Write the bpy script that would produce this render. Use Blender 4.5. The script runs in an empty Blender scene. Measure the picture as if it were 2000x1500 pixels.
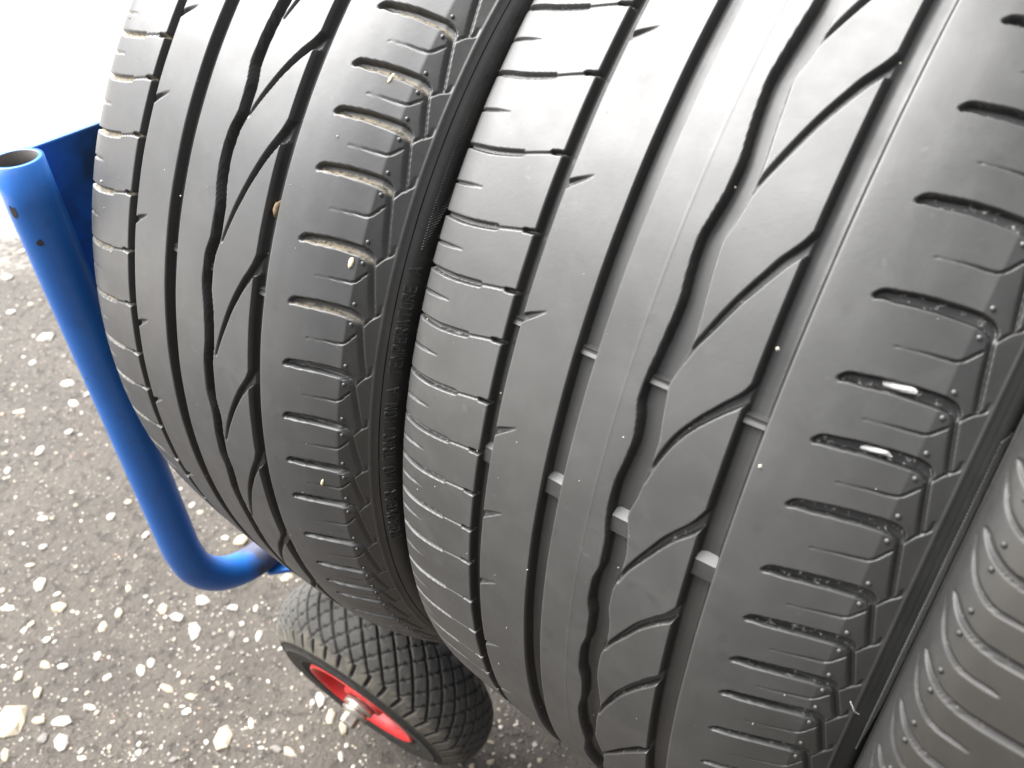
import bpy, math, random
import numpy as np
from mathutils import Vector, Matrix

S = bpy.context.scene
COL = S.collection
random.seed(5)
RNG = np.random.default_rng(11)
GZ = 0.585                      # height of the tyre axles above the ground
R = 0.33                        # tyre radius

# ------------------------------------------------------------------ camera
cam_d = bpy.data.cameras.new("camera")
cam = bpy.data.objects.new("camera", cam_d)
COL.objects.link(cam)
right = Vector((0.78245257, 0.62219, -0.02563)).normalized()
up = Vector((-0.37569097, 0.50450, 0.77738))
up = (up - right * up.dot(right)).normalized()
back = right.cross(up)
mw = Matrix((right, up, back)).transposed().to_4x4()
mw.translation = Vector((0.10390, -0.50544, 0.33900 + GZ))
cam.matrix_world = mw
cam_d.sensor_width = 36.0
cam_d.lens = 29.0725
cam_d.clip_start = 0.01
cam_d.clip_end = 500.0
cam_d.dof.use_dof = True
cam_d.dof.focus_distance = 0.42
cam_d.dof.aperture_fstop = 13.0
S.camera = cam

# ------------------------------------------------------------------ light
SUN_EL, SUN_AZ = math.radians(57), math.radians(-100)      # azimuth from +Y, negative = towards -X
w = bpy.data.worlds.new("World")
S.world = w
w.use_nodes = True
nt = w.node_tree
sky = nt.nodes.new("ShaderNodeTexSky")
sky.sky_type = 'NISHITA'
sky.sun_disc = False
sky.sun_elevation = SUN_EL
sky.sun_rotation = SUN_AZ
sky.dust_density = 4.0
sky.air_density = 1.0
hs = nt.nodes.new("ShaderNodeHueSaturation")
hs.inputs['Saturation'].default_value = 0.16
nt.links.new(sky.outputs['Color'], hs.inputs['Color'])
nt.links.new(hs.outputs['Color'], nt.nodes['Background'].inputs['Color'])
nt.nodes['Background'].inputs['Strength'].default_value = 0.05
sun_d = bpy.data.lights.new("sun", 'SUN')
sun_d.energy = 4.5
sun_d.angle = math.radians(72)
sun_d.color = (1.0, 0.99, 0.975)
sun = bpy.data.objects.new("sun", sun_d)
COL.objects.link(sun)
sdir = Vector((math.sin(SUN_AZ) * math.cos(SUN_EL), math.cos(SUN_AZ) * math.cos(SUN_EL), math.sin(SUN_EL)))
sun.rotation_euler = sdir.to_track_quat('Z', 'Y').to_euler()
sun.location = sdir * 6
S.view_settings.view_transform = 'Standard'
S.view_settings.look = 'None'
S.view_settings.exposure = 2.08
S.view_settings.gamma = 1.0

# ------------------------------------------------------------------ helpers
def tag(o, label=None, cat=None, group=None, kind=None):
    if label: o['label'] = label
    if cat: o['category'] = cat
    if group: o['group'] = group
    if kind: o['kind'] = kind
    return o

def empty(name, loc):
    o = bpy.data.objects.new(name, None)
    o.location = loc
    o.empty_display_size = 0.05
    COL.objects.link(o)
    return o

def npmesh(name, V, F, attrs=None, normals=None, smooth=True):
    """mesh from numpy: V (n,3), F (m,4) or (m,3) or list of such arrays"""
    me = bpy.data.meshes.new(name)
    if not isinstance(F, list): F = [F]
    F = [np.asarray(f, np.int32) for f in F if len(f)]
    me.vertices.add(len(V))
    me.vertices.foreach_set('co', np.ascontiguousarray(V, np.float32).ravel())
    nl = sum(f.size for f in F); nf = sum(len(f) for f in F)
    me.loops.add(nl)
    me.loops.foreach_set('vertex_index', np.concatenate([f.ravel() for f in F]))
    me.polygons.add(nf)
    tot = np.concatenate([np.full(len(f), f.shape[1], np.int32) for f in F])
    st = np.concatenate([[0], np.cumsum(tot)[:-1]]).astype(np.int32)
    me.polygons.foreach_set('loop_start', st)
    me.polygons.foreach_set('use_smooth', np.full(nf, smooth, bool))
    me.update(calc_edges=True)
    me.validate()
    if attrs:
        for k, a in attrs.items():
            at = me.attributes.new(k, 'FLOAT', 'POINT')
            at.data.foreach_set('value', np.ascontiguousarray(a, np.float32).ravel())
    if normals is not None:
        me.normals_split_custom_set_from_vertices(np.ascontiguousarray(normals, np.float32))
    return me

def wloc(o):
    v = Vector((0, 0, 0))
    while o is not None:
        v += o.location
        o = o.parent
    return v

def obj(name, me, mat=None, parent=None, loc=None):
    """mesh in world coordinates (loc None) or mesh placed at world loc; parents are never rotated"""
    o = bpy.data.objects.new(name, me)
    COL.objects.link(o)
    if mat and not me.materials: me.materials.append(mat)
    p = wloc(parent) if parent else Vector((0, 0, 0))
    if parent: o.parent = parent
    if loc is None:
        if parent: me.transform(Matrix.Translation(-p))
    else:
        o.location = Vector(loc) - p
    return o

def grid_faces(n, m, wrap=False):
    i, j = np.meshgrid(np.arange(n - (0 if wrap else 1)), np.arange(m - 1), indexing='ij')
    i2 = (i + 1) % n
    return np.stack([i * m + j, i * m + j + 1, i2 * m + j + 1, i2 * m + j], -1).reshape(-1, 4)

def orient(V, F, out):
    """flip quads so that their normals follow the outward vectors given per vertex"""
    k = F[:: max(1, len(F) // 400)]
    n = np.cross(V[k[:, 1]] - V[k[:, 0]], V[k[:, 2]] - V[k[:, 0]])
    return F if (n * out[k[:, 0]]).sum() >= 0 else F[:, ::-1]

def tube(pts, rad, seg=20, cap=True, thick=None):
    """swept tube along world points; rad a number or a list"""
    P = np.array(pts, float); n = len(P)
    rad = np.full(n, rad) if np.isscalar(rad) else np.array(rad, float)
    T = np.gradient(P, axis=0); T /= np.linalg.norm(T, axis=1)[:, None]
    a = np.array([0, 0, 1.0]) if abs(T[0, 2]) < .9 else np.array([1.0, 0, 0])
    N = np.zeros_like(P); u = np.cross(T[0], a); u /= np.linalg.norm(u)
    for k in range(n):
        u = u - T[k] * (u @ T[k]); u /= np.linalg.norm(u); N[k] = u
    B = np.cross(T, N)
    ph = np.linspace(0, 2 * np.pi, seg, endpoint=False)
    V = P[:, None] + rad[:, None, None] * (np.cos(ph)[None, :, None] * N[:, None] + np.sin(ph)[None, :, None] * B[:, None])
    V = V.reshape(-1, 3)
    i, j = np.meshgrid(np.arange(n - 1), np.arange(seg), indexing='ij')
    j2 = (j + 1) % seg
    F = np.stack([i * seg + j, i * seg + j2, (i + 1) * seg + j2, (i + 1) * seg + j], -1).reshape(-1, 4)
    tri = []
    if cap:
        V = np.vstack([V, P[0], P[-1]])
        c0, c1 = len(V) - 2, len(V) - 1
        for q in range(seg):
            tri.append((c0, (q + 1) % seg, q)); tri.append((c1, (n - 1) * seg + q, (n - 1) * seg + (q + 1) % seg))
    return V, [F, np.array(tri, np.int32).reshape(-1, 3)]

def box(c, s, bev=0.0):
    """axis aligned box with a chamfer, as (V, F)"""
    x, y, z = np.array(s) / 2.0
    b = min(bev, x * .9, y * .9, z * .9)
    if b <= 0:
        V = np.array([(i, j, k) for i in (-x, x) for j in (-y, y) for k in (-z, z)], float) + c
        F = np.array([(0, 1, 3, 2), (4, 6, 7, 5), (0, 4, 5, 1), (2, 3, 7, 6), (0, 2, 6, 4), (1, 5, 7, 3)])
        return V, [F]
    import bmesh
    bm = bmesh.new()
    bmesh.ops.create_cube(bm, size=1)
    for v in bm.verts: v.co = Vector((v.co.x * s[0], v.co.y * s[1], v.co.z * s[2]))
    bmesh.ops.bevel(bm, geom=bm.edges[:], offset=b, segments=2, affect='EDGES', profile=.5)
    V = np.array([v.co[:] for v in bm.verts]) + c
    bm.verts.index_update()
    q = [[v.index for v in f.verts] for f in bm.faces]
    bm.free()
    out = {}
    for f in q: out.setdefault(len(f), []).append(f)
    return V, [np.array(f) for f in out.values()]

def pchip(x, xp, fp):
    xp = np.asarray(xp, float); fp = np.asarray(fp, float)
    d = np.diff(fp) / np.diff(xp)
    m = np.zeros_like(fp)
    m[1:-1] = np.where(d[1:] * d[:-1] > 0, 2 * d[1:] * d[:-1] / (d[1:] + d[:-1] + 1e-12), 0)
    m[0], m[-1] = d[0], d[-1]
    x = np.clip(x, xp[0], xp[-1])
    k = np.clip(np.searchsorted(xp, x) - 1, 0, len(xp) - 2)
    h = xp[k + 1] - xp[k]; t = (x - xp[k]) / h
    return ((2 * t**3 - 3 * t**2 + 1) * fp[k] + (t**3 - 2 * t**2 + t) * h * m[k] + (-2 * t**3 + 3 * t**2) * fp[k + 1] + (t**3 - t**2) * h * m[k + 1])

# ------------------------------------------------------------------ materials
class NT:
    def __init__(s, name):
        s.m = bpy.data.materials.new(name); s.m.use_nodes = True
        s.t = s.m.node_tree; s.n = s.t.nodes; s.b = s.n['Principled BSDF']
        s.co = s.n.new('ShaderNodeTexCoord').outputs['Object']
    def link(s, a, b): s.t.links.new(a, b)
    def noise(s, scale, detail=3, rough=.55, co=None, dist=0.0):
        n = s.n.new('ShaderNodeTexNoise'); n.inputs['Scale'].default_value = scale
        n.inputs['Detail'].default_value = detail; n.inputs['Roughness'].default_value = rough
        n.inputs['Distortion'].default_value = dist
        s.link(co or s.co, n.inputs['Vector']); return n.outputs['Fac']
    def voro(s, scale, feature='F1', out='Distance', co=None, rand=1.0):
        n = s.n.new('ShaderNodeTexVoronoi'); n.feature = feature; n.inputs['Scale'].default_value = scale
        n.inputs['Randomness'].default_value = rand
        s.link(co or s.co, n.inputs['Vector']); return n.outputs[out]
    def ramp(s, fac, lo, hi, a=0.0, b=1.0):
        n = s.n.new('ShaderNodeMapRange'); n.inputs['From Min'].default_value = lo; n.inputs['From Max'].default_value = hi
        n.inputs['To Min'].default_value = a; n.inputs['To Max'].default_value = b
        s.link(fac, n.inputs['Value']); return n.outputs['Result']
    def mix(s, fac, a, b):
        n = s.n.new('ShaderNodeMix'); n.data_type = 'RGBA'
        for sock, v in ((n.inputs[0], fac), (n.inputs[6], a), (n.inputs[7], b)):
            if hasattr(v, 'is_output'): s.link(v, sock)
            elif isinstance(v, (int, float)): sock.default_value = v
            else: sock.default_value = (*v, 1)
        return n.outputs[2]
    def math(s, op, a, b=0.0, c=None):
        n = s.n.new('ShaderNodeMath'); n.operation = op
        for k, v in enumerate((a, b, c)):
            if v is None: continue
            if hasattr(v, 'is_output'): s.link(v, n.inputs[k])
            else: n.inputs[k].default_value = v
        return n.outputs[0]
    def attr(s, name):
        n = s.n.new('ShaderNodeAttribute'); n.attribute_name = name; return n.outputs['Fac']
    def scaled(s, v):
        n = s.n.new('ShaderNodeVectorMath'); n.operation = 'MULTIPLY'; n.inputs[1].default_value = v
        s.link(s.co, n.inputs[0]); return n.outputs[0]
    def bump(s, h, strength, dist, prev=None):
        n = s.n.new('ShaderNodeBump'); n.inputs['Strength'].default_value = strength; n.inputs['Distance'].default_value = dist
        s.link(h, n.inputs['Height'])
        if prev: s.link(prev, n.inputs['Normal'])
        s.link(n.outputs[0], s.b.inputs['Normal']); return n.outputs[0]
    def set(s, **k):
        for a, v in k.items():
            sock = s.b.inputs[a.replace('_', ' ')]
            if hasattr(v, 'is_output'): s.link(v, sock)
            elif isinstance(v, tuple): sock.default_value = (*v, 1)
            else: sock.default_value = v
        return s

def rubber(name, worn, dirt, dirt_lo=.45, matt=0.0):
    t = NT(name)
    wear_shade, dust, edge = t.attr('wear_shade'), t.attr('dust'), t.attr('edge')
    big = t.noise(14, 4, .6)
    fine = t.noise(420, 3, .6)
    wcol = t.mix(t.ramp(big, .3, .7), tuple(c * .74 for c in worn), tuple(c * 1.25 for c in worn))
    wcol = t.mix(t.math('MULTIPLY', t.ramp(t.noise(46, 5, .68, dist=.6), .48, .70), .45), wcol, tuple(c * 1.5 for c in worn))
    # old scuffs and drip spots on the contact patch
    spots = t.ramp(t.noise(95, 1, .4), .70, .76)
    wcol = t.mix(t.math('MULTIPLY', spots, .35), wcol, tuple(c * .62 for c in worn))
    pale = t.ramp(t.noise(170, 2, .5), .715, .76)
    wcol = t.mix(t.math('MULTIPLY', pale, .35), wcol, tuple(c * 1.9 for c in worn))
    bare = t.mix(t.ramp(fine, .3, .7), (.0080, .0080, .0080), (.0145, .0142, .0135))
    c = t.mix(wear_shade, bare, wcol)
    grit = t.math('MULTIPLY', dust, t.ramp(t.noise(430, 5, .7), dirt_lo, dirt_lo + .16))
    c = t.mix(grit, c, dirt)
    film = t.math('MULTIPLY', t.math('SUBTRACT', 1.0, wear_shade), t.ramp(t.noise(30, 4, .6), .5, .75, 0, .08))
    c = t.mix(film, c, (.10, .085, .065))
    c = t.mix(t.math('MULTIPLY', edge, t.ramp(t.noise(300, 3, .6), .35, .7, .05, .4)), c, (.11, .11, .108))
    rgh = t.math('ADD', t.ramp(wear_shade, 0, 1, .46 + matt, .48 + matt), t.ramp(t.noise(42, 5, .65), .2, .8, -.085, .085))
    rgh = t.math('ADD', rgh, t.math('MULTIPLY', grit, .35))
    t.set(Base_Color=c, Roughness=rgh, IOR=1.62)
    n1 = t.bump(fine, .10, .0004)
    n2 = t.bump(t.noise(1700, 2, .6), .10, .0002, n1)
    t.bump(grit, .5, .0008, n2)
    return t.m

RUB_A = rubber("rubber_left", (.040, .0403, .0415), (.40, .34, .24), .36)
RUB_B = rubber('rubber_middle', (.040, .040, .0394), (.58, .57, .54), .575)
RUB_C = rubber('rubber_right', (.0145, .0128, .0100), (.40, .37, .32), .60, .17)

def plain(name, col, rough, metal=0.0, var=.25, scale=60, bump=.1, bscale=300):
    t = NT(name)
    c = t.mix(t.ramp(t.noise(scale, 4, .6), .3, .7), tuple(x * (1 - var) for x in col), tuple(x * (1 + var) for x in col))
    t.set(Base_Color=c, Roughness=rough, Metallic=metal)
    if bump: t.bump(t.noise(bscale, 3, .6), bump, .0005)
    return t.m

def paint(name, col, chips):
    t = NT(name)
    c = t.mix(t.ramp(t.noise(18, 4, .6), .3, .7), tuple(x * .88 for x in col), tuple(x * 1.1 for x in col))
    sc = t.noise(80, 4, .7)
    worn = t.ramp(sc, .68 - chips, .71 - chips)
    c = t.mix(worn, c, (.035, .030, .026))
    gr = t.math('MULTIPLY', t.ramp(t.noise(25, 5, .7), .5, .8), .35)
    c = t.mix(gr, c, (.03, .035, .045))
    t.set(Base_Color=c, Roughness=t.math('ADD', t.ramp(t.noise(40, 3), .3, .7, .28, .44), t.math('MULTIPLY', worn, .35)))
    t.bump(t.math('ADD', t.noise(240, 2), t.math('MULTIPLY', worn, -1.0)), .15, .0006)
    return t.m

BLUE = paint('blue_paint', (.020, .150, .52), 0.0)
t = NT('blue_paint_scuffed')
c = t.mix(t.ramp(t.noise(16, 4, .6), .42, .58), (.016, .115, .42), (.015, .050, .125))
c = t.mix(t.ramp(t.noise(150, 4, .7), .60, .68, 0, .5), c, (.04, .035, .03))
t.set(Base_Color=c, Roughness=.45); t.bump(t.noise(200, 3, .6), .15, .0006)
BLUE_WORN = t.m
BARE = plain('bare_rusty_steel', (.026, .021, .018), .6)
STEEL = plain('zinc_plated_steel', (.46, .43, .38), .42, .85, .25, 120)
t = NT('red_paint')
c = t.mix(t.ramp(t.noise(30, 4, .6), .3, .7), (.56, .016, .020), (.66, .026, .028))
c = t.mix(t.ramp(t.noise(60, 5, .7), .48, .72, 0, .55), c, (.16, .085, .065))
c = t.mix(t.ramp(t.noise(22, 3, .6), .52, .66, 0, .35), c, (.70, .42, .38))
t.set(Base_Color=c, Roughness=.42); t.bump(t.noise(200, 3, .6), .15, .0005)
RED = t.m
WTREAD = NT('dusty_trolley_rubber')
_w = WTREAD
_c = _w.mix(_w.attr('wear_shade'), (.011, .0105, .0095), (.048, .046, .042))
_c = _w.mix(_w.math('MULTIPLY', _w.math('MULTIPLY', _w.attr('dust'), _w.ramp(_w.noise(40, 4, .65), .36, .6)), .5), _c, (.19, .17, .135))
_c = _w.mix(_w.ramp(_w.noise(150, 4, .6), .5, .8, 0, .35), _c, (.12, .108, .088))
_w.set(Base_Color=_c, Roughness=.72); _w.bump(_w.noise(380, 4, .6), .4, .0008)
WTREAD = _w.m

# ------------------------------------------------------------------ ground
t = NT('asphalt')
cx = t.voro(150, 'F1', 'Color')
cr = t.n.new('ShaderNodeSeparateColor'); t.link(cx, cr.inputs[0])
base = t.mix(t.ramp(t.noise(9, 5, .65), .3, .7), (.054, .0445, .0345), (.090, .075, .059))
base = t.mix(t.ramp(t.noise(260, 4, .7), .35, .65, 0, .55), base, (.045, .039, .034))
agg = t.math('MULTIPLY', t.ramp(cr.outputs[0], .66, .72), t.ramp(t.voro(150), .30, .20))
base = t.mix(t.math('MULTIPLY', agg, .8), base, (.33, .295, .25))
agg2 = t.math('MULTIPLY', t.ramp(cr.outputs[1], .60, .66), t.ramp(t.voro(150), .34, .22))
base = t.mix(t.math('MULTIPLY', agg2, .6), base, (.14, .115, .095))
base = t.mix(t.ramp(t.noise(55, 5, .7), .42, .34, 0, .6), base, (.032, .027, .023))
base = t.mix(t.ramp(t.noise(28, 4, .65), .55, .72, 0, .5), base, (.12, .10, .08))
# overexposed far ground, painted into the asphalt as a ragged pale ramp
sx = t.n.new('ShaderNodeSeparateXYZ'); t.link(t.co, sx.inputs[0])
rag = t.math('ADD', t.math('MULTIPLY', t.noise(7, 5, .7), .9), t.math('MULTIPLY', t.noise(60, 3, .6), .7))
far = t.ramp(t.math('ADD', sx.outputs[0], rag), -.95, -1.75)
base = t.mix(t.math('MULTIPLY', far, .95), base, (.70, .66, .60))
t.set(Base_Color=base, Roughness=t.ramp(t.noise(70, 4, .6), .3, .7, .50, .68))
pits = t.ramp(t.noise(55, 5, .7), .36, .44)
h = t.math('ADD', t.math('ADD', t.math('MULTIPLY', t.noise(95, 6, .72), 1.0), t.math('MULTIPLY', pits, .35)), t.math('MULTIPLY', t.math('ADD', agg, agg2), .10))
n1 = t.bump(h, 1.0, .008)
t.bump(t.noise(420, 4, .7), .5, .0015, n1)
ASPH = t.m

def ground_h(x, y):
    return (0.0022 * np.sin(x * 19.1 + 1.3 * np.sin(y * 13.7)) * np.sin(y * 17.3 + 1.1 * np.sin(x * 11.9))
            + 0.0012 * np.sin(x * 61 + 2 * np.sin(y * 43)) * np.sin(y * 57 + 1.7 * np.sin(x * 39)))
n = 260
gx = np.linspace(-2.6, 1.0, n); gy = np.linspace(-1.4, 2.2, n)
X, Y = np.meshgrid(gx, gy, indexing='ij')
fade = np.clip(np.minimum.reduce([X + 2.6, 1.0 - X, Y + 1.4, 2.2 - Y]) / .3, 0, 1)
Z = ground_h(X, Y) * fade
V = np.stack([X, Y, Z], -1).reshape(-1, 3)
F = grid_faces(n, n)[:, ::-1]
# outer apron reaching the horizon, sharing the border corners
k = len(V)
ox = np.array([[-2.6, -1.4], [1.0, -1.4], [1.0, 2.2], [-2.6, 2.2]])
big = np.array([[-150, -150], [150, -150], [150, 150], [-150, 150]], float)
V = np.vstack([V, np.c_[ox, np.zeros(4)], np.c_[big, np.zeros(4)]])
ap = np.array([[k + a, k + (a + 1) % 4, k + 4 + (a + 1) % 4, k + 4 + a] for a in range(4)])[:, ::-1]
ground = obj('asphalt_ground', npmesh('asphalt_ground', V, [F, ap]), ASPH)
tag(ground, kind='structure')

STONE = []
for nm, col in (('pale_chip', (.48, .445, .39)), ('cream_chip', (.40, .34, .25)), ('grey_chip', (.17, .155, .14)), ('pink_chip', (.30, .20, .15))):
    t = NT(nm)
    c = t.mix(t.ramp(t.noise(180, 5, .7), .35, .65), tuple(v * .45 for v in col), tuple(min(.8, v * 1.05) for v in col))
    t.set(Base_Color=c, Roughness=.6); t.bump(t.noise(500, 3, .6), .5, .001)
    STONE.append(t.m)

def chip(seed):
    r = np.random.default_rng(seed)
    nseg = r.integers(6, 9)
    a = np.sort(np.linspace(0, 2 * np.pi, nseg, endpoint=False) + r.uniform(-.25, .25, nseg))
    rad = r.uniform(.72, 1.12, nseg)
    ring0 = np.c_[np.cos(a) * rad, np.sin(a) * rad, np.full(nseg, -.35)]
    ring1 = np.c_[np.cos(a) * rad * .97, np.sin(a) * rad * .97, r.uniform(.05, .22, nseg)]
    ring2 = np.c_[np.cos(a) * rad * .66, np.sin(a) * rad * .66, r.uniform(.30, .46, nseg)]
    top = np.array([[r.uniform(-.1, .1), r.uniform(-.1, .1), .46]])
    V = np.vstack([ring0, ring1, ring2, top])
    q, tr = [], []
    for i in range(nseg):
        j = (i + 1) % nseg
        q += [(i, j, nseg + j, nseg + i), (nseg + i, nseg + j, 2 * nseg + j, 2 * nseg + i)]
        tr.append((2 * nseg + i, 2 * nseg + j, 3 * nseg))
    return V, q, tr
CHIPS = [chip(40 + i) for i in range(10)]
CHIP_ME = {}
for mi in range(4):
    for ci, (V, q, tr) in enumerate(CHIPS):
        me = npmesh('stone', V, [np.array(q), np.array(tr)], smooth=False)
        me.materials.append(STONE[mi]); CHIP_ME[mi, ci] = me

CAMP = np.array([0.10390, -0.50544, 0.92400]); CR = np.array(right); CU = np.array(up); CB = np.array(back)
#STONES: (x, y, half length, half width, turn, material)
KNOWN = []
def on_ground(px, py):
    d = CR * (px - 1000) / 1615.14 - CU * (py - 750) / 1615.14 - CB
    return CAMP - d * CAMP[2] / d[2], CAMP[2] / -d[2]
for px, py, lpx, wpx, deg, mi in (
    (20, 1412, 62, 78, 60, 1), (120, 1409, 42, 26, 10, 0), (75, 1408, 34, 20, -25, 1), (121, 1452, 30, 40, 80, 0), (435, 1440, 24, 62, 72, 1),
    (396, 1173, 34, 24, 5, 0), (78, 1142, 24, 34, 60, 0), (201, 1225, 14, 30, 75, 1), (345, 1206, 32, 18, -20, 0), (380, 1232, 26, 42, 70, 0),
    (115, 1187, 34, 24, 20, 1), (15, 1188, 30, 18, 5, 0), (325, 1344, 40, 16, -50, 1), (365, 1390, 18, 20, 20, 0), (372, 1361, 24, 14, -5, 1),
    (174, 1380, 30, 14, -15, 0), (295, 1295, 18, 22, 40, 0), (276, 1310, 20, 26, 70, 0), (208, 1322, 22, 18, 30, 0), (123, 1304, 28, 16, 15, 0),
    (90, 1300, 30, 16, -30, 1), (38, 1323, 16, 26, 65, 1), (75, 1355, 18, 26, 60, 1), (10, 1475, 18, 28, 70, 1), (83, 1443, 22, 24, 40, 2),
    (160, 1480, 18, 12, 0, 0), (270, 1470, 14, 14, 0, 0), (62, 1220, 14, 16, 0, 1), (48, 1233, 14, 16, 30, 0), (92, 1252, 20, 16, 10, 0),
    (190, 1283, 18, 22, 60, 0), (232, 1198, 14, 26, 80, 1), (250, 1148, 14, 20, 70, 1), (320, 1192, 22, 26, 40, 1), (500, 1190, 12, 20, 70, 0),
    (455, 1188, 24, 14, 25, 0), (474, 1221, 12, 12, 0, 0), (506, 1243, 14, 22, 80, 0), (455, 1243, 18, 20, 20, 2), (625, 1365, 14, 36, 70, 0),
    (645, 1398, 16, 34, 60, 1), (670, 1420, 18, 32, 65, 1), (565, 1467, 36, 16, -35, 1), (540, 1462, 26, 14, -30, 2), (610, 1372, 12, 14, 0, 0),
    (490, 1412, 12, 22, 80, 0), (665, 1478, 12, 24, 75, 0), (850, 1460, 14, 18, 70, 1), (560, 1128, 26, 20, 40, 1), (85, 1015, 22, 14, 20, 0),
    (133, 750, 28, 22, -25, 0), (145, 790, 30, 18, -20, 0), (90, 660, 34, 26, 30, 0), (65, 710, 20, 16, 20, 0), (40, 805, 26, 12, -25, 1),
    (78, 880, 18, 26, 60, 0), (135, 845, 18, 18, 10, 0), (170, 770, 14, 16, 0, 0), (15, 920, 16, 18, 30, 0), (15, 545, 30, 18, 0, 0),
    (42, 490, 26, 12, 10, 1), (20, 610, 26, 16, 15, 0), (95, 565, 22, 12, -20, 0), (60, 595, 16, 14, 0, 1), (470, 1055, 30, 26, 20, 1),
    (440, 1052, 18, 12, 10, 0), (375, 985, 14, 20, 60, 0), (390, 1000, 18, 12, 20, 1), (217, 1010, 18, 22, 50, 0), (285, 1045, 14, 20, 60, 0),
    (315, 1040, 16, 12, 20, 1), (250, 980, 16, 14, 0, 1), (84, 1070, 20, 16, 50, 0), (60, 1105, 20, 12, 20, 1)):
    P, dep = on_ground(px, py)
    sx = lpx / 1615.14 * dep * .5; sy = wpx / 1615.14 * dep * .5
    KNOWN.append((P[0], P[1], max(sx, sy * .55), sy * (1.15), math.radians(25) + math.radians(deg) * .4, mi))
stones = list(KNOWN)
def free(x, y, s):
    return all((x - a[0])**2 + (y - a[1])**2 > (s + a[2])**2 for a in stones)
tries = 0
while len(stones) < 300 and tries < 20000:
    tries += 1
    px, py = random.uniform(-60, 720), random.uniform(430, 1560)
    if tries % 5 == 0: px, py = random.uniform(900, 1250), random.uniform(1330, 1520)
    P, dep = on_ground(px, py)
    s = 0.0023 * (1 + random.paretovariate(3.2) * .55)
    s = min(s, .0085)
    if P[0] > 0.3 or not free(P[0], P[1], s): continue
    stones.append((P[0], P[1], s, s * random.uniform(.55, 1.0), random.uniform(0, 6.28), random.choices((0, 1, 2, 3), (46, 28, 22, 5))[0]))
for x, y, a, b, rz, mi in stones:
    z = float(ground_h(np.array(x), np.array(y))) if (-2.4 < x < .8 and -1.2 < y < 2.0) else 0.0
    o = obj('stone', CHIP_ME[mi, random.randrange(10)], None, ground, (x, y, z + .0004))
    o.scale = (a, b, min(a, b) * .85); o.rotation_euler = (random.uniform(-.15, .15), random.uniform(-.15, .15), rz)
# the many smaller chips further out and in between
V_, Q_, T_, M_, M2_ = [], [], [], [], []
kv = 0
for q in range(6000):
    if q < 2600:
        px, py = random.uniform(-80, 1250), random.uniform(300, 1560)
        P, dep = on_ground(px, py)
        x, y = P[0], P[1]
    else:
        x, y = random.uniform(-2.5, .6), random.uniform(-1.3, 1.6)
    s = random.uniform(.0009, .0022) * (1 + .9 * (random.random() < .12))
    if x < -1.1 : s *= 1.7
    V, qd, tr = CHIPS[random.randrange(10)]
    a = random.uniform(0, 6.28); c_, s_ = math.cos(a), math.sin(a)
    W = V * np.array([s, s * random.uniform(.55, 1), s * .9])
    z = float(ground_h(np.array(x), np.array(y))) if (-2.4 < x < .8 and -1.2 < y < 2.0) else 0.0
    W = np.c_[W[:, 0] * c_ - W[:, 1] * s_ + x, W[:, 0] * s_ + W[:, 1] * c_ + y, W[:, 2] + z]
    V_.append(W); mi = random.choices((0, 1, 2, 3), (36, 26, 33, 5))[0]
    Q_.append(np.array(qd) + kv); T_.append(np.array(tr) + kv)
    M_.append(np.full(len(qd), mi)); M2_.append(np.full(len(tr), mi)); kv += len(W)
me = npmesh('stone_chips', np.vstack(V_), [np.vstack(Q_), np.vstack(T_)], smooth=False)
for m in STONE: me.materials.append(m)
me.polygons.foreach_set('material_index', np.concatenate(M_ + M2_).astype(np.int32))
tag(obj('stone_chips', me, None, ground), kind='stuff')

# ------------------------------------------------------------------ car tyres
PU = [-.1280, -.1265, -.1240, -.1205, -.110, -.095, -.0726, -.05, -.03, -.0145, .01, .0377, .0522, .065, .0825]
PRr = [.3120, .3175, .3212, .3238, .3266, .3279, .3290, .32965, .3299, .32985, .3292, .3277, .3254, .3219, .3150]
PU2 = [.0825, .0885, .0935, .0965, .1000]
PR2 = [.3150, .3113, .3078, .3056, .3022]
def profile_ab(u):
    r = np.where(u < .0825, pchip(u, PU, PRr), pchip(u, PU2, PR2))
    return r + .0006 * np.exp(-((u - .0966) / .0005)**2)
PUC = [-.1250, -.1235, -.1210, -.1165, -.108, -.095, -.06, 0, .06, .1, .12]
PRC = [.3020, .3120, .3182, .3225, .3258, .3276, .3296, .330, .3290, .325, .312]
def profile_c(u): return pchip(u, PUC, PRC)

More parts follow.
